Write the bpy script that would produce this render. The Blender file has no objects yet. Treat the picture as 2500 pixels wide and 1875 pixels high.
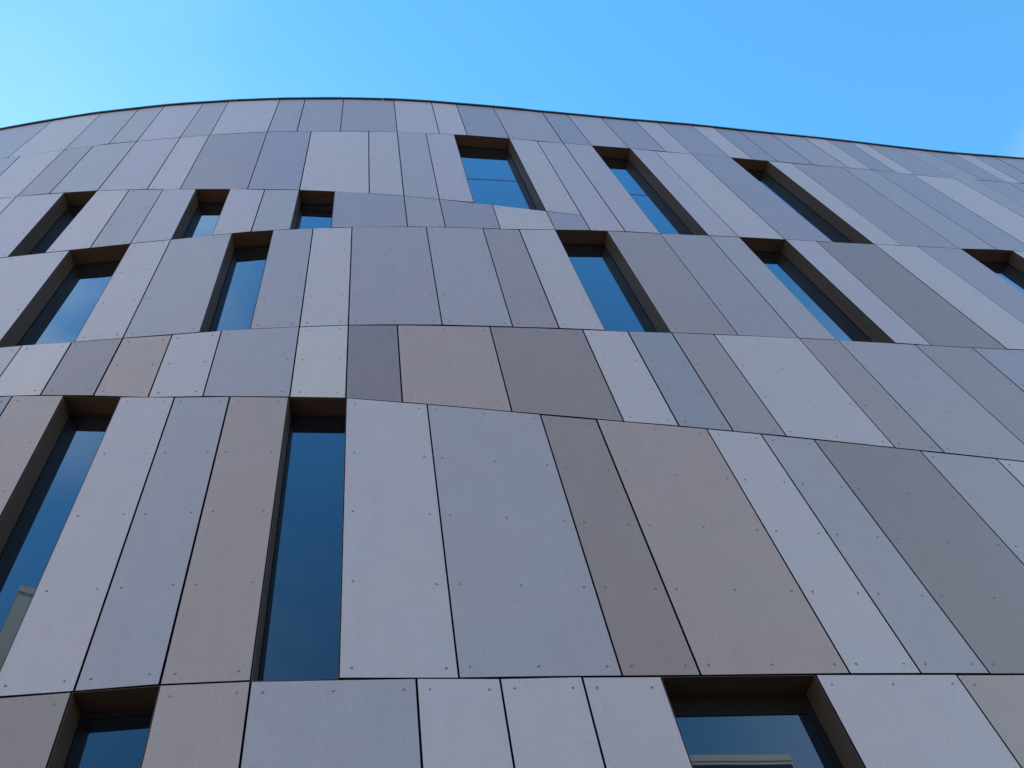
import bpy, bmesh, math, random
from mathutils import Vector, Matrix

# ------------------------------------------------------------------ camera, world, sun, exposure
scene = bpy.context.scene
COL = scene.collection

cam_data = bpy.data.cameras.new('camera')
cam_data.sensor_width = 36.0
cam_data.lens = 29.66
cam_data.clip_start = 0.05
cam_data.clip_end = 3000.0
cam = bpy.data.objects.new('camera', cam_data)
COL.objects.link(cam)
cam.matrix_world = Matrix.Translation((0.0, 0.0, 1.6)) @ Matrix((
    (0.965165, 0.261643, 0.0),
    (0.216081, -0.797094, -0.563870),
    (-0.147533, 0.544228, -0.825863))).to_4x4()

SUN_AZ = math.radians(-56.0)      # from +Y, clockwise positive: behind the building, to its left
SUN_EL = math.radians(50.0)

world = bpy.data.worlds.new('World')
scene.world = world
world.use_nodes = True
wt = world.node_tree
for n in list(wt.nodes):
    wt.nodes.remove(n)
w_out = wt.nodes.new('ShaderNodeOutputWorld')
w_bg = wt.nodes.new('ShaderNodeBackground')
w_bg.inputs['Strength'].default_value = 0.136
sky = wt.nodes.new('ShaderNodeTexSky')
sky.sky_type = 'NISHITA'
sky.sun_disc = False
sky.sun_elevation = SUN_EL
sky.sun_rotation = SUN_AZ
sky.altitude = 50.0
sky.air_density = 1.0
sky.dust_density = 0.09
sky.ozone_density = 1.6
w_hsv = wt.nodes.new('ShaderNodeHueSaturation')      # the camera's vivid rendering of the blue
w_hsv.inputs['Hue'].default_value = 0.484
w_hsv.inputs['Saturation'].default_value = 1.27
w_tc = wt.nodes.new('ShaderNodeTexCoord')
w_map = wt.nodes.new('ShaderNodeMapping')
w_map.inputs['Scale'].default_value = (1.0, 1.0, 1.5)
w_map.inputs['Location'].default_value = (2.3, 0.4, 1.1)
w_n = wt.nodes.new('ShaderNodeTexNoise')
w_n.inputs['Scale'].default_value = 4.2
w_n.inputs['Detail'].default_value = 6.0
w_n.inputs['Roughness'].default_value = 0.52
w_n.inputs['Distortion'].default_value = 0.35
# a few thin banks of cloud: (direction, cosine where the bank fades out, cosine at its heart, density)
BANKS = [((-0.36, 0.15, 0.92), 0.955, 0.999, 0.10), ((0.60, 0.42, 0.69), 0.995, 0.9995, 0.30),
         ((-0.26, -0.44, 0.86), 0.965, 0.995, 1.0), ((0.07, -0.77, 0.62), 0.985, 0.999, 0.28),
         ((-0.75, -0.5, 0.43), 0.90, 0.99, 0.8), ((0.8, -0.35, 0.48), 0.90, 0.99, 0.7), ((0.3, 0.85, 0.43), 0.90, 0.99, 0.6)]
w_sum = None
for d, c0, c1, dens in BANKS:
    d = Vector(d).normalized()
    dt = wt.nodes.new('ShaderNodeVectorMath'); dt.operation = 'DOT_PRODUCT'
    dt.inputs[1].default_value = d
    wt.links.new(w_tc.outputs['Generated'], dt.inputs[0])
    mr = wt.nodes.new('ShaderNodeMapRange'); mr.interpolation_type = 'SMOOTHSTEP'
    mr.inputs['From Min'].default_value = c0; mr.inputs['From Max'].default_value = c1
    mr.inputs['To Max'].default_value = dens
    wt.links.new(dt.outputs['Value'], mr.inputs['Value'])
    if w_sum is None: w_sum = mr.outputs[0]
    else:
        ad = wt.nodes.new('ShaderNodeMath'); ad.operation = 'MAXIMUM'
        wt.links.new(w_sum, ad.inputs[0]); wt.links.new(mr.outputs[0], ad.inputs[1]); w_sum = ad.outputs[0]
w_nr = wt.nodes.new('ShaderNodeMapRange')
w_nr.inputs['From Min'].default_value = 0.32; w_nr.inputs['From Max'].default_value = 0.68
w_r = wt.nodes.new('ShaderNodeMath'); w_r.operation = 'MULTIPLY'
wt.links.new(w_nr.outputs[0], w_r.inputs[0]); wt.links.new(w_sum, w_r.inputs[1])
w_mix = wt.nodes.new('ShaderNodeMix')
w_mix.data_type = 'RGBA'
w_mix.inputs['B'].default_value = (2.5, 2.9, 3.2, 1.0)
L = wt.links.new
L(sky.outputs[0], w_hsv.inputs['Color'])
L(w_tc.outputs['Generated'], w_map.inputs['Vector'])
L(w_map.outputs[0], w_n.inputs['Vector'])
L(w_n.outputs['Fac'], w_nr.inputs['Value'])
L(w_r.outputs[0], w_mix.inputs['Factor'])
L(w_hsv.outputs[0], w_mix.inputs['A'])
L(w_mix.outputs['Result'], w_bg.inputs['Color'])
L(w_bg.outputs[0], w_out.inputs['Surface'])

sun_data = bpy.data.lights.new('sun', 'SUN')
sun_data.energy = 4.8
sun_data.angle = math.radians(0.53)
sun_data.color = (1.0, 0.95, 0.87)
sun = bpy.data.objects.new('sun', sun_data)
COL.objects.link(sun)
sd = Vector((math.sin(SUN_AZ) * math.cos(SUN_EL), math.cos(SUN_AZ) * math.cos(SUN_EL), math.sin(SUN_EL)))
sun.rotation_euler = sd.to_track_quat('Z', 'Y').to_euler()
sun.location = sd * 60

scene.view_settings.view_transform = 'Standard'
scene.view_settings.look = 'None'
scene.view_settings.gamma = 1.0
scene.view_settings.exposure = 1.48
scene.view_settings.use_curve_mapping = False
scene.camera = cam

# ------------------------------------------------------------------ helpers
def mesh_obj(name, verts, faces, mat, parent=None, smooth=False):
    me = bpy.data.meshes.new(name)
    me.from_pydata([tuple(v) for v in verts], [], faces)
    me.validate()
    bm = bmesh.new(); bm.from_mesh(me)
    bmesh.ops.recalc_face_normals(bm, faces=bm.faces)
    bm.to_mesh(me); bm.free()
    if smooth:
        for p in me.polygons: p.use_smooth = True
    me.materials.append(mat)
    o = bpy.data.objects.new(name, me)
    COL.objects.link(o)
    o.parent = parent
    return o

def box(vs, fs, x0, x1, y0, y1, z0, z1):
    b = len(vs)
    vs += [(x0,y0,z0),(x1,y0,z0),(x1,y1,z0),(x0,y1,z0),(x0,y0,z1),(x1,y0,z1),(x1,y1,z1),(x0,y1,z1)]
    fs += [(b,b+3,b+2,b+1),(b+4,b+5,b+6,b+7),(b,b+1,b+5,b+4),(b+1,b+2,b+6,b+5),(b+2,b+3,b+7,b+6),(b+3,b,b+4,b+7)]

def thing(name, label, cat, group=None):
    o = bpy.data.objects.new(name, None)
    COL.objects.link(o)
    o['label'] = label; o['category'] = cat
    if group: o['group'] = group
    return o

def new_mat(name):
    m = bpy.data.materials.new(name); m.use_nodes = True
    return m, m.node_tree, m.node_tree.nodes['Principled BSDF']

def plain(name, col, rough=0.5, metal=0.0, spec=0.5, vary=0.12, scale=6.0):
    m, t, b = new_mat(name)
    n = t.nodes.new('ShaderNodeTexNoise'); n.inputs['Scale'].default_value = scale; n.inputs['Detail'].default_value = 5
    tc = t.nodes.new('ShaderNodeTexCoord')
    t.links.new(tc.outputs['Object'], n.inputs['Vector'])
    mx = t.nodes.new('ShaderNodeMix'); mx.data_type = 'RGBA'
    mx.inputs['A'].default_value = (*[c*(1-vary) for c in col], 1)
    mx.inputs['B'].default_value = (*[c*(1+vary) for c in col], 1)
    t.links.new(n.outputs['Fac'], mx.inputs['Factor'])
    t.links.new(mx.outputs['Result'], b.inputs['Base Color'])
    b.inputs['Roughness'].default_value = rough
    b.inputs['Metallic'].default_value = metal
    b.inputs['Specular IOR Level'].default_value = spec
    return m

def panel_mat(name, col):
    """through-coloured mineral board: fine fibre speckle, soft mottling, faint run marks, satin seal"""
    m, t, b = new_mat(name)
    lk = t.links.new
    tc = t.nodes.new('ShaderNodeTexCoord')
    oi = t.nodes.new('ShaderNodeObjectInfo')
    off = t.nodes.new('ShaderNodeVectorMath'); off.operation = 'ADD'
    cx = t.nodes.new('ShaderNodeVectorMath'); cx.operation = 'SCALE'; cx.inputs['Scale'].default_value = 37.0
    comb = t.nodes.new('ShaderNodeCombineXYZ')
    for k in range(3): lk(oi.outputs['Random'], comb.inputs[k])
    lk(comb.outputs[0], cx.inputs[0])
    lk(tc.outputs['Object'], off.inputs[0]); lk(cx.outputs[0], off.inputs[1])
    # fine speckle
    n1 = t.nodes.new('ShaderNodeTexNoise'); n1.inputs['Scale'].default_value = 190; n1.inputs['Detail'].default_value = 3; n1.inputs['Roughness'].default_value = 0.7
    # soft mottling
    n2 = t.nodes.new('ShaderNodeTexNoise'); n2.inputs['Scale'].default_value = 5.5; n2.inputs['Detail'].default_value = 7; n2.inputs['Roughness'].default_value = 0.62
    # vertical run marks
    mp = t.nodes.new('ShaderNodeMapping'); mp.inputs['Scale'].default_value = (9, 9, 0.55)
    n3 = t.nodes.new('ShaderNodeTexNoise'); n3.inputs['Scale'].default_value = 1.6; n3.inputs['Detail'].default_value = 4
    for n in (n1, n2): lk(off.outputs[0], n.inputs['Vector'])
    lk(off.outputs[0], mp.inputs['Vector']); lk(mp.outputs[0], n3.inputs['Vector'])
    def rng(src, lo, hi, fmin=0.3, fmax=0.7):
        r = t.nodes.new('ShaderNodeMapRange'); r.inputs['From Min'].default_value = fmin; r.inputs['From Max'].default_value = fmax
        r.inputs['To Min'].default_value = lo; r.inputs['To Max'].default_value = hi
        lk(src, r.inputs['Value']); return r.outputs[0]
    def mul(a, c):
        q = t.nodes.new('ShaderNodeMath'); q.operation = 'MULTIPLY'; lk(a, q.inputs[0]); lk(c, q.inputs[1]); return q.outputs[0]
    f = mul(mul(rng(n1.outputs['Fac'], 0.80, 1.20), rng(n2.outputs['Fac'], 0.97, 1.03)), mul(rng(n3.outputs['Fac'], 0.985, 1.015), rng(oi.outputs['Random'], 0.95, 1.05, 0, 1)))
    # slight warm / cool drift
    n4 = t.nodes.new('ShaderNodeTexNoise'); n4.inputs['Scale'].default_value = 2.3; n4.inputs['Detail'].default_value = 3
    lk(off.outputs[0], n4.inputs['Vector'])
    mx = t.nodes.new('ShaderNodeMix'); mx.data_type = 'RGBA'
    mx.inputs['A'].default_value = (col[0]*1.03, col[1]*0.99, col[2]*0.985, 1)
    mx.inputs['B'].default_value = (col[0]*0.97, col[1]*1.012, col[2]*1.01, 1)
    lk(rng(n4.outputs['Fac'], 0, 1), mx.inputs['Factor'])
    sc = t.nodes.new('ShaderNodeVectorMath'); sc.operation = 'SCALE'
    lk(mx.outputs['Result'], sc.inputs[0]); lk(f, sc.inputs['Scale'])
    lk(sc.outputs[0], b.inputs['Base Color'])
    b.inputs['Roughness'].default_value = 0.36
    b.inputs['Specular IOR Level'].default_value = 0.85
    bp = t.nodes.new('ShaderNodeBump'); bp.inputs['Strength'].default_value = 0.12; bp.inputs['Distance'].default_value = 0.0015
    lk(n1.outputs['Fac'], bp.inputs['Height']); lk(bp.outputs[0], b.inputs['Normal'])
    return m

SHADES = {   # board colours
 'L': (0.528, 0.382, 0.375),
 'K': (0.577, 0.423, 0.388),
 'N': (0.480, 0.342, 0.364),
 'M': (0.417, 0.302, 0.306),
 'G': (0.322, 0.246, 0.256),
 'V': (0.350, 0.251, 0.278),
 'P': (0.376, 0.258, 0.268),
 'Q': (0.358, 0.234, 0.216),
 'T': (0.427, 0.265, 0.219),
 'B': (0.325, 0.197, 0.160),
 'D': (0.287, 0.179, 0.160),
}
PM = {k: panel_mat('facade_panel_' + k.lower(), v) for k, v in SHADES.items()}
M_CAVITY = plain('cavity_membrane', (0.008, 0.009, 0.013), 0.9, spec=0.1)
M_REVEAL = plain('bronze_reveal', (0.080, 0.047, 0.031), 0.55, metal=0.0, spec=0.28, vary=0.10, scale=14)
M_FRAME = plain('window_frame_paint', (0.010, 0.007, 0.007), 0.75, spec=0.15)
M_CAP = plain('parapet_flashing', (0.012, 0.015, 0.022), 0.45, spec=0.4)
M_CORE = plain('board_core', (0.016, 0.014, 0.016), 0.8, spec=0.2)
M_RIVET = plain('rivet_metal', (0.22, 0.20, 0.21), 0.5, spec=0.5, vary=0.3, scale=50)
M_ROOF = plain('roof_membrane', (0.18, 0.18, 0.17), 0.9)
M_PAVE = plain('paving_sandstone', (0.15, 0.11, 0.08), 0.9, vary=0.15, scale=0.8)
M_GROUND = plain('ground_gravel', (0.12, 0.095, 0.065), 0.95, vary=0.2, scale=0.3)
M_RENDER = plain('pale_render', (0.44, 0.385, 0.32), 0.85, vary=0.08, scale=1.2)

def glass_mat():
    """solar-coated double glazing in front of dark rooms: the panes' combined reflectance climbs with the angle"""
    m, t, b = new_mat('coated_glass')
    b.inputs['Base Color'].default_value = (0.004, 0.006, 0.010, 1)
    b.inputs['Roughness'].default_value = 0.3
    b.inputs['Specular IOR Level'].default_value = 0.0
    lk = t.links.new
    lw = t.nodes.new('ShaderNodeLayerWeight'); lw.inputs['Blend'].default_value = 0.5
    pw = t.nodes.new('ShaderNodeMath'); pw.operation = 'POWER'; pw.inputs[1].default_value = 1.75
    ma = t.nodes.new('ShaderNodeMath'); ma.operation = 'MULTIPLY_ADD'; ma.inputs[1].default_value = 0.88; ma.inputs[2].default_value = 0.055
    gl = t.nodes.new('ShaderNodeBsdfGlossy'); gl.inputs['Roughness'].default_value = 0.012
    gl.inputs['Color'].default_value = (0.66, 0.82, 1.0, 1)
    mx = t.nodes.new('ShaderNodeMixShader')
    tc = t.nodes.new('ShaderNodeTexCoord')
    n = t.nodes.new('ShaderNodeTexNoise'); n.inputs['Scale'].default_value = 1.3; n.inputs['Detail'].default_value = 1
    lk(tc.outputs['Object'], n.inputs['Vector'])
    bp = t.nodes.new('ShaderNodeBump'); bp.inputs['Strength'].default_value = 0.05; bp.inputs['Distance'].default_value = 0.01
    lk(n.outputs['Fac'], bp.inputs['Height']); lk(bp.outputs[0], gl.inputs['Normal'])
    lk(lw.outputs['Facing'], pw.inputs[0]); lk(pw.outputs[0], ma.inputs[0]); lk(ma.outputs[0], mx.inputs['Fac'])
    lk(b.outputs[0], mx.inputs[1]); lk(gl.outputs[0], mx.inputs[2])
    lk(mx.outputs[0], t.nodes['Material Output'].inputs['Surface'])
    return m
M_GLASS = glass_mat()

# ------------------------------------------------------------------ the facade, in building coordinates (metres)
PLAN = [(-16.337,2.9296), (-14.337,2.6672), (-12.337,2.4848), (-11.337,2.4236), (-10.337,2.3825), (-9.337,2.3613), (-8.337,2.3601), (-7.337,2.3789), (-6.337,2.4177), (-5.655,2.4636), (-4.973,2.5345), (-4.290,2.6297), (-3.608,2.7482), (-2.926,2.8886), (-2.243,3.0495), (-1.561,3.2291), (-0.879,3.4255), (-0.196,3.6368), (0.486,3.8609), (1.168,4.0957), (1.850,4.3393), (2.533,4.5895), (3.215,4.8445), (3.897,5.1026), (4.580,5.3623), (5.262,5.6222), (5.944,5.8814), (6.627,6.1390), (7.309,6.3949), (7.991,6.6489), (8.674,6.9017), (9.356,7.1542), (10.038,7.4080), (11.038,7.7380), (12.038,8.0680), (14.038,8.7280), (16.038,9.3880), (18.038,10.0480), (20.038,10.7080)]
PANELS = [  # row, shade, then (x, z) of the top left, top right, bottom right, bottom left corner in metres
 (0,'L',-5.568,15.074,-4.853,15.081,-4.904,13.378,-5.649,13.418),
 (0,'M',-4.853,15.081,-4.307,15.062,-4.345,13.402,-4.904,13.378),
 (0,'M',-4.307,15.062,-3.94,15.092,-3.982,13.395,-4.345,13.402),
 (0,'N',-3.94,15.092,-3.384,15.084,-3.433,13.415,-3.982,13.395),
 (0,'M',-3.384,15.084,-3.02,15.099,-3.056,13.442,-3.433,13.415),
 (0,'L',-3.02,15.099,-2.289,15.13,-2.324,13.482,-3.056,13.442),
 (0,'M',-2.289,15.13,-1.922,15.137,-1.943,13.487,-2.324,13.482),
 (0,'M',-1.922,15.137,-1.363,15.159,-1.379,13.512,-1.943,13.487),
 (0,'P',-1.363,15.159,-0.622,15.172,-0.628,13.522,-1.379,13.512),
 (0,'L',-0.622,15.172,-0.066,15.147,-0.063,13.517,-0.628,13.522),
 (0,'L',-0.066,15.147,0.306,15.112,0.312,13.512,-0.063,13.517),
 (0,'V',0.306,15.112,0.857,15.084,0.883,13.489,0.312,13.512),
 (0,'M',0.857,15.084,1.603,15.032,1.623,13.455,0.883,13.489),
 (0,'V',1.603,15.032,1.987,15.031,2.028,13.455,1.623,13.455),
 (0,'M',1.987,15.031,2.526,15.028,2.568,13.471,2.028,13.455),
 (0,'V',2.526,15.028,3.067,15.048,3.113,13.48,2.568,13.471),
 (0,'N',3.067,15.048,3.451,15.087,3.492,13.483,3.113,13.48),
 (0,'V',3.451,15.087,4.025,15.133,4.084,13.516,3.492,13.483),
 (0,'L',4.025,15.133,4.39,15.136,4.436,13.515,4.084,13.516),
 (0,'V',4.39,15.136,4.814,15.133,4.831,13.542,4.436,13.515),
 (0,'V',4.814,15.133,5.381,15.14,5.412,13.556,4.831,13.542),
 (0,'M',5.381,15.14,5.934,15.155,5.982,13.578,5.412,13.556),
 (0,'L',5.934,15.155,6.339,15.154,6.38,13.605,5.982,13.578),
 (0,'V',6.339,15.154,6.767,15.141,6.761,13.568,6.38,13.605),
 (0,'L',6.767,15.141,7.059,15.123,7.086,13.545,6.761,13.568),
 (0,'V',7.059,15.123,7.66,15.079,7.713,13.544,7.086,13.545),
 (0,'M',7.66,15.079,8.115,15.051,8.26,13.588,7.713,13.544),
 (0,'V',8.115,15.051,8.638,15.048,8.688,13.6,8.26,13.588),
 (0,'L',8.638,15.048,8.999,15.065,8.985,13.625,8.688,13.6),
 (0,'V',8.999,15.065,9.463,15.099,9.463,13.63,8.985,13.625),
 (0,'M',-6.949,15.16,-5.568,15.074,-5.649,13.418,-6.949,13.447),
 (0,'L',-7.699,15.16,-6.949,15.16,-6.949,13.447,-7.699,13.447),
 (0,'L',-8.699,15.16,-7.699,15.16,-7.699,13.447,-8.699,13.447),
 (0,'N',-9.337,15.16,-8.699,15.16,-8.699,13.447,-9.337,13.447),
 (0,'P',9.463,15.099,10.463,15.158,10.463,13.636,9.463,13.63),
 (0,'V',10.463,15.158,12.038,15.158,12.038,13.636,10.463,13.636),
 (1,'L',-5.483,13.416,-4.901,13.378,-4.957,11.683,-5.483,11.769),
 (1,'P',-4.901,13.378,-4.536,13.403,-4.587,11.64,-4.957,11.683),
 (1,'M',-4.536,13.403,-3.984,13.395,-4.032,11.553,-4.587,11.64),
 (1,'N',-3.984,13.395,-3.43,13.415,-3.464,11.449,-4.032,11.553),
 (1,'L',-3.43,13.415,-3.064,13.442,-3.092,11.375,-3.464,11.449),
 (1,'P',-3.064,13.442,-2.324,13.482,-2.349,11.275,-3.092,11.375),
 (1,'V',-2.324,13.482,-1.757,13.49,-1.781,11.216,-2.349,11.275),
 (1,'L',-1.757,13.49,-1.006,13.516,-1.016,11.097,-1.781,11.216),
 (1,'L',-1.006,13.516,-0.628,13.522,-0.637,11.031,-1.016,11.097),
 (1,'M',-0.628,13.522,-0.246,13.513,-0.25,10.95,-0.637,11.031),
 (1,'N',-0.246,13.513,0.132,13.512,0.125,10.895,-0.25,10.95),
 (1,'W',0.132,13.512,0.882,13.489,0.905,10.716,0.125,10.895),
 (1,'L',0.882,13.489,1.26,13.444,1.293,10.652,0.905,10.716),
 (1,'N',1.26,13.444,1.626,13.455,1.689,10.227,1.299,10.202),
 (1,'N',1.626,13.455,2.027,13.455,2.081,10.236,1.689,10.227),
 (1,'W',2.027,13.455,2.581,13.47,2.65,10.276,2.081,10.236),
 (1,'N',2.581,13.47,2.933,13.459,3.013,10.298,2.65,10.276),
 (1,'L',2.933,13.459,3.491,13.483,3.581,10.332,3.013,10.298),
 (1,'V',3.491,13.483,4.084,13.516,4.181,10.367,3.581,10.332),
 (1,'W',4.084,13.516,4.659,13.513,4.73,10.408,4.181,10.367),
 (1,'L',4.659,13.513,5.036,13.518,5.103,10.44,4.73,10.408),
 (1,'P',5.036,13.518,5.872,13.571,5.898,10.497,5.103,10.44),
 (1,'M',5.872,13.571,6.394,13.604,6.462,10.568,5.898,10.497),
 (1,'V',6.394,13.604,7.008,13.545,7.037,10.575,6.462,10.568),
 (1,'L',7.008,13.545,7.726,13.545,7.853,10.632,7.037,10.575),
 (1,'M',7.726,13.545,8.137,13.584,8.137,10.645,7.853,10.632),
 (1,'V',8.137,13.584,8.688,13.6,8.688,10.645,8.137,10.645),
 (1,'M',-6.483,13.44,-5.483,13.416,-5.483,11.769,-6.483,11.835),
 (1,'L',-7.483,13.447,-6.483,13.44,-6.483,11.835,-7.483,11.835),
 (1,'Q',-8.783,13.447,-7.483,13.447,-7.483,11.835,-8.783,11.835),
 (1,'Q',-9.337,13.447,-8.783,13.447,-8.783,11.835,-9.337,11.835),
 (1,'V',8.688,13.6,9.688,13.632,9.688,10.645,8.688,10.645),
 (1,'M',9.688,13.632,10.988,13.636,10.988,10.645,9.688,10.645),
 (1,'P',10.988,13.636,11.738,13.636,11.738,10.645,10.988,10.645),
 (1,'P',11.738,13.636,12.038,13.636,12.038,10.645,11.738,10.645),
 (2,'N',-4.964,11.684,-4.408,11.593,-4.454,9.855,-4.964,9.854),
 (2,'W',-4.408,11.593,-4.032,11.553,-4.109,9.853,-4.454,9.855),
 (2,'L',-4.032,11.553,-3.663,11.475,-3.682,9.854,-4.109,9.853),
 (2,'M',-3.663,11.475,-3.281,11.413,-3.312,9.885,-3.682,9.854),
 (2,'N',-3.281,11.413,-2.91,11.339,-2.929,9.909,-3.312,9.885),
 (2,'W',-2.91,11.339,-2.539,11.306,-2.553,9.966,-2.929,9.909),
 (2,'N',-2.539,11.306,-2.158,11.243,-2.183,10.023,-2.553,9.966),
 (2,'M',-2.158,11.243,-1.782,11.216,-1.804,10.062,-2.183,10.023),
 (2,'W',-1.782,11.216,-1.396,11.177,-1.404,10.091,-1.804,10.062),
 (2,'V',-1.396,11.177,-0.637,11.031,-0.636,10.124,-1.404,10.091),
 (2,'M',-0.637,11.031,-0.253,10.951,-0.248,10.125,-0.636,10.124),
 (2,'V',-0.253,10.951,0.324,10.836,0.32,10.126,-0.248,10.125),
 (2,'L',0.324,10.836,0.907,10.716,0.909,10.168,0.32,10.126),
 (2,'V',0.907,10.716,1.293,10.652,1.299,10.202,0.909,10.168),
 (2,'L',-6.264,11.835,-4.964,11.684,-4.964,9.854,-6.264,9.855),
 (2,'N',-7.014,11.835,-6.264,11.835,-6.264,9.855,-7.014,9.855),
 (2,'L',-8.014,11.835,-7.014,11.835,-7.014,9.855,-8.014,9.855),
 (2,'M',-9.337,11.835,-8.014,11.835,-8.014,9.855,-9.337,9.855),
 (3,'W',-3.873,9.849,-3.311,9.885,-3.327,7.931,-3.93,7.981),
 (3,'L',-3.311,9.885,-2.933,9.909,-2.954,7.928,-3.327,7.931),
 (3,'M',-2.933,9.909,-2.363,9.996,-2.369,7.946,-2.954,7.928),
 (3,'W',-2.363,9.996,-1.97,10.048,-1.983,7.961,-2.369,7.946),
 (3,'M',-1.97,10.048,-1.58,10.067,-1.595,7.964,-1.983,7.961),
 (3,'L',-1.58,10.067,-1.195,10.098,-1.207,7.977,-1.595,7.964),
 (3,'P',-1.195,10.098,-0.448,10.123,-0.446,7.963,-1.207,7.977),
 (3,'M',-0.448,10.123,0.136,10.125,0.137,7.936,-0.446,7.963),
 (3,'Q',0.136,10.125,0.516,10.126,0.53,7.924,0.137,7.936),
 (3,'L',0.516,10.126,0.909,10.168,0.924,7.908,0.53,7.924),
 (3,'W',0.909,10.168,1.481,10.213,1.498,7.902,0.924,7.908),
 (3,'Q',1.481,10.213,2.083,10.236,2.114,7.901,1.498,7.902),
 (3,'P',2.083,10.236,2.654,10.276,2.677,7.894,2.114,7.901),
 (3,'M',2.654,10.276,3.016,10.298,3.042,7.893,2.677,7.894),
 (3,'W',3.016,10.298,3.581,10.332,3.618,7.896,3.042,7.893),
 (3,'N',3.581,10.332,3.974,10.357,3.98,7.882,3.618,7.896),
 (3,'D',3.974,10.357,4.734,10.408,4.774,7.896,3.98,7.882),
 (3,'L',4.734,10.408,5.311,10.448,5.379,7.903,4.774,7.896),
 (3,'V',5.311,10.448,5.92,10.5,5.92,7.905,5.379,7.903),
 (3,'W',5.92,10.5,6.674,10.562,6.674,7.906,5.92,7.905),
 (3,'L',-4.93,9.854,-3.873,9.849,-3.93,7.981,-4.93,8.008),
 (3,'V',-6.23,9.855,-4.93,9.854,-4.93,8.008,-6.23,8.008),
 (3,'L',-6.98,9.855,-6.23,9.855,-6.23,8.008,-6.98,8.008),
 (3,'N',-8.28,9.855,-6.98,9.855,-6.98,8.008,-8.28,8.008),
 (3,'Q',-9.03,9.855,-8.28,9.855,-8.28,8.008,-9.03,8.008),
 (3,'M',-9.337,9.855,-9.03,9.855,-9.03,8.008,-9.337,8.008),
 (3,'L',6.674,10.562,7.674,10.62,7.674,7.906,6.674,7.906),
 (3,'L',7.674,10.62,8.974,10.645,8.974,7.906,7.674,7.906),
 (3,'L',8.974,10.645,9.724,10.645,9.724,7.906,8.974,7.906),
 (3,'M',9.724,10.645,10.474,10.645,10.474,7.906,9.724,7.906),
 (3,'P',10.474,10.645,12.038,10.645,12.038,7.906,10.474,7.906),
 (4,'K',-3.723,7.959,-3.34,7.931,-3.353,7.16,-3.745,7.218),
 (4,'Q',-3.34,7.931,-2.952,7.928,-2.971,7.087,-3.353,7.16),
 (4,'T',-2.952,7.928,-2.579,7.933,-2.584,7.013,-2.971,7.087),
 (4,'L',-2.579,7.933,-2.2,7.95,-2.204,6.974,-2.584,7.013),
 (4,'M',-2.2,7.95,-1.595,7.964,-1.602,6.909,-2.204,6.974),
 (4,'K',-1.595,7.964,-1.207,7.977,-1.212,6.87,-1.602,6.909),
 (4,'D',-1.207,7.977,-0.813,7.962,-0.816,6.79,-1.212,6.87),
 (4,'T',-0.813,7.962,-0.055,7.935,-0.054,6.643,-0.816,6.79),
 (4,'B',-0.055,7.935,0.725,7.909,0.731,6.513,-0.054,6.643),
 (4,'L',0.725,7.909,1.115,7.897,1.126,6.459,0.731,6.513),
 (4,'G',1.115,7.897,1.504,7.902,1.515,6.402,1.126,6.459),
 (4,'Q',1.504,7.902,1.884,7.897,1.9,6.345,1.515,6.402),
 (4,'L',1.884,7.897,2.676,7.894,2.698,6.22,1.9,6.345),
 (4,'Q',2.676,7.894,3.053,7.893,3.068,6.17,2.698,6.22),
 (4,'M',3.053,7.893,3.806,7.882,3.833,6.058,3.068,6.17),
 (4,'Q',3.806,7.882,4.399,7.888,4.399,5.976,3.833,6.058),
 (4,'L',-4.495,7.997,-3.723,7.959,-3.745,7.218,-4.495,7.286),
 (4,'M',-5.495,8.008,-4.495,7.997,-4.495,7.286,-5.495,7.299),
 (4,'M',-6.245,8.008,-5.495,8.008,-5.495,7.299,-6.245,7.299),
 (4,'M',-6.995,8.008,-6.245,8.008,-6.245,7.299,-6.995,7.299),
 (4,'N',-7.995,8.008,-6.995,8.008,-6.995,7.299,-7.995,7.299),
 (4,'N',-8.995,8.008,-7.995,8.008,-7.995,7.299,-8.995,7.299),
 (4,'P',-9.337,8.008,-8.995,8.008,-8.995,7.299,-9.337,7.299),
 (4,'V',4.399,7.888,5.149,7.902,5.149,5.908,4.399,5.976),
 (4,'N',5.149,7.902,5.899,7.905,5.899,5.908,5.149,5.908),
 (4,'N',5.899,7.905,6.649,7.906,6.649,5.908,5.899,5.908),
 (4,'L',6.649,7.906,7.399,7.906,7.399,5.908,6.649,5.908),
 (4,'N',7.399,7.906,8.149,7.906,8.149,5.908,7.399,5.908),
 (4,'M',8.149,7.906,8.899,7.906,8.899,5.908,8.149,5.908),
 (4,'Q',8.899,7.906,10.199,7.906,10.199,5.908,8.899,5.908),
 (4,'M',10.199,7.906,11.499,7.906,11.499,5.908,10.199,5.908),
 (4,'Q',11.499,7.906,12.038,7.906,12.038,5.908,11.499,5.908),
 (5,'T',-3.551,7.193,-3.184,7.13,-3.184,4.486,-3.551,4.496),
 (5,'W',-3.184,7.13,-2.776,7.044,-2.802,4.476,-3.184,4.486),
 (5,'L',-2.776,7.044,-2.399,6.989,-2.42,4.453,-2.802,4.476),
 (5,'M',-2.399,6.989,-2.017,6.957,-2.035,4.441,-2.42,4.453),
 (5,'T',-2.017,6.957,-1.608,6.909,-1.617,4.411,-2.035,4.441),
 (5,'W',-1.608,6.909,-1.208,6.87,-1.209,4.382,-1.617,4.411),
 (5,'L',-1.208,6.87,-0.645,6.756,-0.641,4.325,-1.209,4.382),
 (5,'M',-0.645,6.756,0.143,6.608,0.155,4.271,-0.641,4.325),
 (5,'B',0.143,6.608,0.536,6.541,0.552,4.245,0.155,4.271),
 (5,'T',0.536,6.541,1.32,6.427,1.338,4.207,0.552,4.245),
 (5,'L',1.32,6.427,1.711,6.37,1.726,4.185,1.338,4.207),
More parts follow.
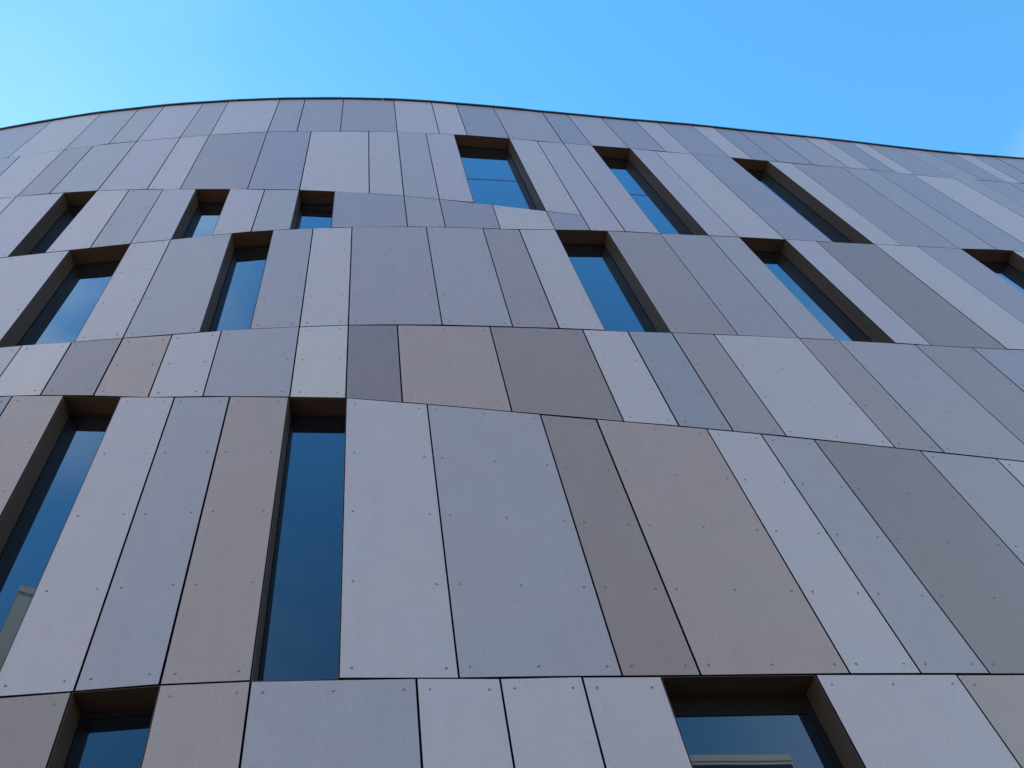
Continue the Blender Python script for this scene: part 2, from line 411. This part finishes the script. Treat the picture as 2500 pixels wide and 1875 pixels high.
 (5,'M',1.711,6.37,2.095,6.309,2.113,4.164,1.726,4.185),
 (5,'D',2.095,6.309,2.879,6.191,2.899,4.126,2.113,4.164),
 (5,'M',2.879,6.191,3.452,6.11,3.452,4.098,2.899,4.126),
 (5,'G',-4.851,7.299,-3.551,7.193,-3.551,4.496,-4.851,4.502),
 (5,'Q',-6.151,7.299,-4.851,7.299,-4.851,4.502,-6.151,4.502),
 (5,'L',-6.901,7.299,-6.151,7.299,-6.151,4.502,-6.901,4.502),
 (5,'V',-7.651,7.299,-6.901,7.299,-6.901,4.502,-7.651,4.502),
 (5,'P',-8.951,7.299,-7.651,7.299,-7.651,4.502,-8.951,4.502),
 (5,'L',-9.337,7.299,-8.951,7.299,-8.951,4.502,-9.337,4.502),
 (5,'L',3.452,6.11,4.202,6.004,4.202,4.095,3.452,4.098),
 (5,'M',4.202,6.004,5.202,5.908,5.202,4.095,4.202,4.095),
 (5,'Q',5.202,5.908,6.202,5.908,6.202,4.095,5.202,4.095),
 (5,'L',6.202,5.908,7.202,5.908,7.202,4.095,6.202,4.095),
 (5,'V',7.202,5.908,7.952,5.908,7.952,4.095,7.202,4.095),
 (5,'Q',7.952,5.908,8.702,5.908,8.702,4.095,7.952,4.095),
 (5,'P',8.702,5.908,9.702,5.908,9.702,4.095,8.702,4.095),
 (5,'L',9.702,5.908,10.452,5.908,10.452,4.095,9.702,4.095),
 (5,'L',10.452,5.908,11.202,5.908,11.202,4.095,10.452,4.095),
 (5,'Q',11.202,5.908,12.038,5.908,12.038,4.095,11.202,4.095),
 (6,'W',-2.427,4.454,-2.033,4.44,-2.033,2.35,-2.427,2.35),
 (6,'T',-2.033,4.44,-1.616,4.411,-1.616,2.35,-2.033,2.35),
 (6,'M',-1.616,4.411,-0.844,4.345,-0.844,2.35,-1.616,2.35),
 (6,'L',-0.844,4.345,-0.446,4.308,-0.446,2.35,-0.844,2.35),
 (6,'L',-0.446,4.308,-0.047,4.284,-0.047,2.35,-0.446,2.35),
 (6,'L',-0.047,4.284,0.347,4.256,0.347,2.35,-0.047,2.35),
 (6,'W',0.347,4.256,1.146,4.214,1.146,2.35,0.347,2.35),
 (6,'L',1.146,4.214,1.917,4.173,1.917,2.35,1.146,2.35),
 (6,'B',-3.177,4.486,-2.427,4.454,-2.427,2.35,-3.177,2.35),
 (6,'V',-3.927,4.502,-3.177,4.486,-3.177,2.35,-3.927,2.35),
 (6,'N',-4.677,4.502,-3.927,4.502,-3.927,2.35,-4.677,2.35),
 (6,'P',-5.427,4.502,-4.677,4.502,-4.677,2.35,-5.427,2.35),
 (6,'Q',-6.177,4.502,-5.427,4.502,-5.427,2.35,-6.177,2.35),
 (6,'M',-7.477,4.502,-6.177,4.502,-6.177,2.35,-7.477,2.35),
 (6,'P',-8.777,4.502,-7.477,4.502,-7.477,2.35,-8.777,2.35),
 (6,'P',-9.337,4.502,-8.777,4.502,-8.777,2.35,-9.337,2.35),
 (6,'T',1.917,4.173,2.667,4.137,2.667,2.35,1.917,2.35),
 (6,'L',2.667,4.137,3.967,4.095,3.967,2.35,2.667,2.35),
 (6,'V',3.967,4.095,4.967,4.095,4.967,2.35,3.967,2.35),
 (6,'N',4.967,4.095,6.267,4.095,6.267,2.35,4.967,2.35),
 (6,'V',6.267,4.095,7.017,4.095,7.017,2.35,6.267,2.35),
 (6,'L',7.017,4.095,8.017,4.095,8.017,2.35,7.017,2.35),
 (6,'Q',8.017,4.095,9.017,4.095,9.017,2.35,8.017,2.35),
 (6,'L',9.017,4.095,9.767,4.095,9.767,2.35,9.017,2.35),
 (6,'L',9.767,4.095,10.517,4.095,10.517,2.35,9.767,2.35),
 (6,'Q',10.517,4.095,11.267,4.095,11.267,2.35,10.517,2.35),
 (6,'V',11.267,4.095,12.038,4.095,12.038,2.35,11.267,2.35),
 (7,'M',-9.337,2.35,-8.587,2.35,-8.587,0.12,-9.337,0.12),
 (7,'T',-8.587,2.35,-7.337,2.35,-7.337,0.12,-8.587,0.12),
 (7,'M',-7.337,2.35,-6.587,2.35,-6.587,0.12,-7.337,0.12),
 (7,'Q',-6.587,2.35,-5.837,2.35,-5.837,0.12,-6.587,0.12),
 (7,'T',-5.837,2.35,-4.837,2.35,-4.837,0.12,-5.837,0.12),
 (7,'M',-4.837,2.35,-3.837,2.35,-3.837,0.12,-4.837,0.12),
 (7,'M',-3.837,2.35,-3.087,2.35,-3.087,0.12,-3.837,0.12),
 (7,'L',-3.087,2.35,-1.837,2.35,-1.837,0.12,-3.087,0.12),
 (7,'L',-1.837,2.35,-1.087,2.35,-1.087,0.12,-1.837,0.12),
 (7,'T',-1.087,2.35,-0.087,2.35,-0.087,0.12,-1.087,0.12),
 (7,'L',-0.087,2.35,0.663,2.35,0.663,0.12,-0.087,0.12),
 (7,'L',0.663,2.35,1.913,2.35,1.913,0.12,0.663,0.12),
 (7,'T',1.913,2.35,2.663,2.35,2.663,0.12,1.913,0.12),
 (7,'T',2.663,2.35,3.413,2.35,3.413,0.12,2.663,0.12),
 (7,'L',3.413,2.35,4.413,2.35,4.413,0.12,3.413,0.12),
 (7,'M',4.413,2.35,5.163,2.35,5.163,0.12,4.413,0.12),
 (7,'Q',5.163,2.35,6.413,2.35,6.413,0.12,5.163,0.12),
 (7,'Q',6.413,2.35,7.163,2.35,7.163,0.12,6.413,0.12),
 (7,'Q',7.163,2.35,7.913,2.35,7.913,0.12,7.163,0.12),
 (7,'M',7.913,2.35,8.663,2.35,8.663,0.12,7.913,0.12),
 (7,'M',8.663,2.35,9.413,2.35,9.413,0.12,8.663,0.12),
 (7,'Q',9.413,2.35,10.663,2.35,10.663,0.12,9.413,0.12),
 (7,'Q',10.663,2.35,11.413,2.35,11.413,0.12,10.663,0.12),
 (7,'M',11.413,2.35,12.038,2.35,12.038,0.12,11.413,0.12),
]
ROOFLINE = [(-9.337,15.16), (-8.699,15.16), (-7.699,15.16), (-6.949,15.16), (-5.568,15.074), (-4.853,15.081), (-4.307,15.062), (-3.94,15.092), (-3.384,15.084), (-3.02,15.099), (-2.289,15.13), (-1.922,15.137), (-1.363,15.159), (-0.622,15.172), (-0.066,15.147), (0.306,15.112), (0.857,15.084), (1.603,15.032), (1.987,15.031), (2.526,15.028), (3.067,15.048), (3.451,15.087), (4.025,15.133), (4.39,15.136), (4.814,15.133), (5.381,15.14), (5.934,15.155), (6.339,15.154), (6.767,15.141), (7.059,15.123), (7.66,15.079), (8.115,15.051), (8.638,15.048), (8.999,15.065), (9.463,15.099), (10.463,15.158), (12.038,15.158)]

def plan_y(x):
    for (xa, ya), (xb, yb) in zip(PLAN, PLAN[1:]):
        if x <= xb: break
    return ya + (yb - ya) * (x - xa) / (xb - xa)

def inward(x):
    s = (plan_y(x + 0.15) - plan_y(x - 0.15)) / 0.3
    return Vector((-s, 1.0, 0.0)).normalized()

def P(x, z, d=0.0):
    return Vector((x, plan_y(x), z)) + inward(x) * d

X0, X1 = -9.337, 12.038
ROOF_Z = 15.10
BACK_Y = 24.0

# ground: one sheet to the horizon, paving 4 mm above it
o = mesh_obj('ground', [(-1500,-1500,0),(1500,-1500,0),(1500,1500,0),(-1500,1500,0)], [(0,1,2,3)], M_GROUND); o['kind'] = 'structure'
o = mesh_obj('plaza_paving', [(-45,-60,0.004),(60,-60,0.004),(60,30,0.004),(-45,30,0.004)], [(0,1,2,3)], M_PAVE); o['kind'] = 'structure'

bld = thing('building', 'curved building clad in grey, lilac and taupe panels with deep slit windows', 'building')

def shrink(c, g):
    """inset a (tl,tr,br,bl) quad of (x,z) points by g"""
    n = 4; out = []
    cx = sum(p[0] for p in c)/4; cz = sum(p[1] for p in c)/4
    lines = []
    for i in range(n):
        a = Vector(c[i]); b = Vector(c[(i+1) % n]); d = (b-a).normalized(); nn = Vector((-d.y, d.x))
        if (Vector((cx, cz)) - a).dot(nn) < 0: nn = -nn
        lines.append((a + nn*g, d))
    for i in range(n):
        p, d = lines[i-1]; q, e = lines[i]
        den = d.x*e.y - d.y*e.x
        s = ((q.x-p.x)*e.y - (q.y-p.y)*e.x) / den
        out.append((p.x + d.x*s, p.y + d.y*s))
    return out

rnd = random.Random(11)
back_v, back_f = [], []
riv_v, riv_f = [], []
NSEG = 10
def rivet(x, z, tip):
    r = 0.0075; h = 0.0034
    n = inward(x); t = Vector((n.y, -n.x, 0)); up = Vector((0,0,1))
    c = P(x, z, tip)
    b = len(riv_v)
    for k in range(NSEG):
        a = 2*math.pi*k/NSEG
        riv_v.append(c + (t*math.cos(a) + up*math.sin(a))*r)
    for k in range(NSEG):
        a = 2*math.pi*k/NSEG
        riv_v.append(c - n*h + (t*math.cos(a) + up*math.sin(a))*r*0.72)
    for k in range(NSEG):
        j = (k+1) % NSEG
        riv_f.append((b+k, b+j, b+NSEG+j, b+NSEG+k))
    riv_f.append(tuple(b+NSEG+k for k in range(NSEG)))

GAP = 0.0055
windows = []
for row, code, *q in PANELS:
    c = [(q[0], q[1]), (q[2], q[3]), (q[4], q[5]), (q[6], q[7])]
    if code == 'W':
        windows.append((row, c)); continue
    b = len(back_v)
    back_v += [P(x, z, 0.055) for x, z in c]
    back_f.append((b, b+3, b+2, b+1))
    s = shrink(c, GAP + rnd.uniform(-0.0008, 0.0008))
    tip = rnd.uniform(-0.0012, 0.0012)          # boards never sit perfectly flush
    corner = [rnd.uniform(-0.0014, 0.0014) for _ in range(4)]
    org = P((s[0][0]+s[2][0])/2, (s[0][1]+s[2][1])/2, 0)
    wid = (P(s[1][0], 0) - P(s[0][0], 0)).length
    # front face follows the curve in up to four facets, with a 1 mm arris
    nseg = 1 if wid < 0.7 else 2
    vs, fs = [], []
    ring = []
    for layer, (inset, dep) in enumerate(((0.0006, 0.0), (0.0, 0.0006), (0.0, 0.009))):
        ss = shrink(s, inset) if inset else s
        top = [Vector(ss[0]).lerp(Vector(ss[1]), k/nseg) for k in range(nseg+1)]
        bot = [Vector(ss[3]).lerp(Vector(ss[2]), k/nseg) for k in range(nseg+1)]
        base = len(vs)
        for k, p in enumerate(top): vs.append(P(p.x, p.y, tip + dep + corner[0 if k < 1 else 1]) - org)
        for k, p in enumerate(bot): vs.append(P(p.x, p.y, tip + dep + corner[3 if k < 1 else 2]) - org)
        ring.append(base)
    m = nseg + 1
    for k in range(nseg):
        a = ring[0]
        fs.append((a+k, a+k+m, a+k+m+1, a+k+1))
        a = ring[2]
        fs.append((a+k, a+k+1, a+k+m+1, a+k+m))
    loop = list(range(m)) + [2*m-1-k for k in range(m)]
    for la in (0, 1):
        for i in range(len(loop)):
            u, v = loop[i], loop[(i+1) % len(loop)]
            fs.append((ring[la]+u, ring[la]+v, ring[la+1]+v, ring[la+1]+u))
    o = mesh_obj('panel', vs, fs, PM[code], bld)
    o.location = org
    o.data.materials.append(M_CORE)             # the cut edges show the dark core
    for p in o.data.polygons:
        if abs(p.normal.dot(inward(s[0][0]))) < 0.5: p.material_index = 1
    # rivets in rows up the edges
    hgt = s[0][1] - s[3][1]
    nr = max(1, math.ceil((hgt - 0.12) / 0.61 - 0.05))
    cols = 1 if wid < 0.70 else 2
    for i in range(nr + 1):
        f = (0.06 + (hgt - 0.12) * i / nr) / hgt
        l = Vector(s[0]).lerp(Vector(s[3]), f); r = Vector(s[1]).lerp(Vector(s[2]), f)
        e = 0.055 / max(0.1, (r - l).length)
        for j in range(cols + 1):
            p = l.lerp(r, e + (1 - 2*e) * j / cols)
            rivet(p.x + rnd.uniform(-.004,.004), p.y + rnd.uniform(-.004,.004), tip)

o = mesh_obj('rivets', riv_v, riv_f, M_RIVET, bld); o['kind'] = 'stuff'
mesh_obj('wall', back_v, back_f, M_CAVITY, bld)

# ---- windows: bronze lined reveal, slim frame, mirror-like pane(s)
DEPTH = 0.16
TRANSOM = {0: 12.16, 1: 11.95, 2: 11.80}
tall = 0
for row, c in windows:
    w = shrink(c, 0.003)
    head, jamb = (0.085, 0.036) if row == 6 and c[0][0] > 0 else (0.030, 0.006)    # the wide opening light has heavier sections
    pa, pb = P(w[0][0], 0), P(w[1][0], 0)          # one flat plane per window, square to its own chord
    dv = (pb - pa).normalized(); nrm = Vector((-dv.y, dv.x, 0.0))
    def quad(cc, d):
        out = []
        for x, z in cc:
            k = (x - pa.x) / (pb.x - pa.x)
            p = pa.lerp(pb, k); out.append(Vector((p.x, p.y, z)) + nrm * d)
        return out
    outer = quad(w, 0.006)
    inner = quad(w, DEPTH + 0.03)
    w2 = shrink(w, -0.0035)
    vs = outer + inner + quad(w2, 0.006) + quad(w2, DEPTH + 0.03)
    fs = []
    for i in range(4):
        j = (i+1) % 4
        fs += [(i, j, 4+j, 4+i), (8+i, 12+i, 12+j, 8+j), (i, 8+i, 8+j, j), (4+i, 4+j, 12+j, 12+i)]
    org = (vs[0] + vs[2]) / 2
    win = mesh_obj('window', [v - org for v in vs], fs, M_REVEAL, bld); win.location = org
    def sub(name, vs, fs, mat):
        o = mesh_obj(name, [v - org for v in vs], fs, mat, win); return o
    # frame
    fo = shrink(w, 0.0005); fi = [(x, z - (head if i < 2 else 0.0)) for i, (x, z) in enumerate(shrink(w, jamb))]
    vs = quad(fo, DEPTH-0.001) + quad(fi, DEPTH-0.001) + quad(fo, DEPTH+0.028) + quad(fi, DEPTH+0.028)
    fs = []
    for i in range(4):
        j = (i+1) % 4
        fs += [(i, j, 4+j, 4+i), (8+i, 12+i, 12+j, 8+j), (i, 8+i, 8+j, j), (4+i, 4+j, 12+j, 12+i)]
    sub('frame', vs, fs, M_FRAME)
    def pane(cc):
        tilt = rnd.uniform(-0.0012, 0.0012)
        f = quad(cc, DEPTH + 0.004); k = quad(cc, DEPTH + 0.024)
        f[0] = f[0] + nrm * tilt; f[1] = f[1] + nrm * tilt
        sub('pane', f + k, [(0,3,2,1),(4,5,6,7),(0,1,5,4),(1,2,6,5),(2,3,7,6),(3,0,4,7)], M_GLASS)
    g = [(x, z - (head - 0.001 if i < 2 else 0.0)) for i, (x, z) in enumerate(shrink(w, jamb - 0.0015))]
    if row == 1:
        zt = TRANSOM[tall]; tall += 1
        def at(z):
            out = []
            for a, b in ((g[0], g[3]), (g[1], g[2])):
                f = (a[1] - z) / (a[1] - b[1]); out.append((a[0] + (b[0]-a[0])*f, z))
            return out
        u = at(zt + 0.009); l = at(zt - 0.009)
        pane([g[0], g[1], u[1], u[0]]); pane([l[0], l[1], g[2], g[3]])
        cc = [u[0], u[1], l[1], l[0]]
        f = quad(cc, DEPTH + 0.001); k = quad(cc, DEPTH + 0.026)
        sub('transom', f + k, [(0,3,2,1),(4,5,6,7),(0,1,5,4),(1,2,6,5),(2,3,7,6),(3,0,4,7)], M_REVEAL)
    else:
        pane(g)

# ---- parapet flashing: a thin dark lip along the top edge
ROOFX = [X0 + (X1 - X0) * k / 90 for k in range(91)]
def top_z(x):
    for (xa, za), (xb, zb) in zip(ROOFLINE, ROOFLINE[1:]):
        if x <= xb: break
    t = min(1, max(0, (x - xa) / (xb - xa)))
    return za + (zb - za) * t
SEC = 9
for s0 in range(0, 90, SEC):                      # folded coping sections, a few millimetres apart
    lift = rnd.uniform(-0.004, 0.004); push = rnd.uniform(-0.003, 0.003)
    xs = [ROOFX[s0 + i] for i in range(SEC + 1)]
    xs[0] += 0.003; xs[-1] -= 0.003
    vs, fs = [], []
    for x in xs:
        z = top_z(x) + lift
        vs += [P(x, z + 0.006, push - 0.022), P(x, z + 0.055, push - 0.022), P(x, z + 0.075, 0.35), P(x, z - 0.12, 0.35), P(x, z - 0.12, 0.045), P(x, z + 0.006, 0.045)]
    for i in range(SEC):
        for j in range(6):
            k = (j+1) % 6
            fs.append((i*6+j, i*6+k, (i+1)*6+k, (i+1)*6+j))
    fs += [(0,1,2,3,4,5), tuple(SEC*6+k for k in (5,4,3,2,1,0))]
    mesh_obj('coping', vs, fs, M_CAP, bld)

# ---- the rest of the volume: roof, side and rear walls
n = len(ROOFX)
front = [P(x, 0, 0.08) for x in ROOFX]
vs = [(p.x, p.y, 14.93) for p in front] + [(X1, BACK_Y, 14.93), (X0, BACK_Y, 14.93)]
vs2 = [(x, y, z - 0.2) for x, y, z in vs]
k = len(vs)
fs = [tuple(range(k)), tuple(range(2*k-1, k-1, -1))] + [(i, (i+1) % k, k + (i+1) % k, k + i) for i in range(k)]
mesh_obj('roof', vs + vs2, fs, M_ROOF, bld)
pl, pr = P(X0, 0, 0.0), P(X1, 0, 0.0)
vs, fs = [], []
def wallbox(a, b, th):
    d = Vector((b[0]-a[0], b[1]-a[1], 0)).normalized(); nn = Vector((-d.y, d.x, 0)) * th
    base = len(vs)
    for z in (0.0, 14.99):
        for p in (Vector((*a, 0)), Vector((*b, 0)), Vector((*b, 0)) + nn, Vector((*a, 0)) + nn):
            vs.append((p.x, p.y, z))
    fs.extend([(base,base+3,base+2,base+1),(base+4,base+5,base+6,base+7)] + [(base+i, base+(i+1)%4, base+4+(i+1)%4, base+4+i) for i in range(4)])
wallbox((pl.x - 0.003, pl.y + 0.06), (pl.x - 0.003, BACK_Y + 0.3), 0.3)
wallbox((pr.x + 0.003, BACK_Y + 0.3), (pr.x + 0.003, pr.y + 0.06), 0.3)
wallbox((X0 - 0.1, BACK_Y + 0.31), (X1 + 0.1, BACK_Y + 0.31), 0.3)
mesh_obj('outer_wall', vs, fs, PM['M'], bld)
# plinth at the foot of the facade
vs, fs = [], []
for x in ROOFX: vs += [P(x, 0.0, 0.012), P(x, 0.115, 0.012), P(x, 0.115, 0.2), P(x, 0.0, 0.2)]
for i in range(90):
    for j in range(4):
        q = (j+1) % 4; fs.append((i*4+j, i*4+q, (i+1)*4+q, (i+1)*4+j))
mesh_obj('plinth', vs, fs, M_CAVITY, bld)

# ------------------------------------------------------------------ neighbours across the plaza (seen in the panes)
def neighbour(name, label, cx, cy, w, d, h, rot, floors, bays, fx, fz):
    b = thing(name, label, 'building'); b.location = (cx, cy, 0); b.rotation_euler = (0, 0, rot)
    vs, fs = [], []; box(vs, fs, -w/2, w/2, -d/2, d/2, 0.0, h); mesh_obj('wall', vs, fs, M_RENDER, b)
    vs, fs = [], []; box(vs, fs, -w/2-0.03, w/2+0.03, -d/2-0.03, d/2+0.03, h+0.002, h+0.3); mesh_obj('roof', vs, fs, M_RENDER, b)
    fh = (h - 0.42) / floors; bw = w / bays
    for i in range(floors):
        for j in range(bays):
            x = -w/2 + (j+0.5)*bw; z = 0.3 + (i+0.5)*fh
            vs, fs = [], []; box(vs, fs, x-bw*fx, x+bw*fx, d/2+0.002, d/2+0.05, z-fh*fz, z+fh*fz)
            f = mesh_obj('window', vs, fs, M_FRAME, b)
            vs, fs = [], []; box(vs, fs, x-bw*fx+0.05, x+bw*fx-0.05, d/2+0.052, d/2+0.06, z-fh*fz+0.05, z+fh*fz-0.05)
            mesh_obj('pane', vs, fs, M_GLASS, f)
neighbour('office_block', 'pale rendered office block with wide blue windows across the plaza, right of the camera', 21.5, -23.9, 12.0, 10, 21.5, math.radians(13.4), 6, 2, 0.485, 0.48)
neighbour('stair_tower', 'slim pale rendered tower across the plaza, behind the camera to the left', -10.9, -24.1, 4.0, 6, 27.3, math.radians(-20), 6, 1, 0.10, 0.22)
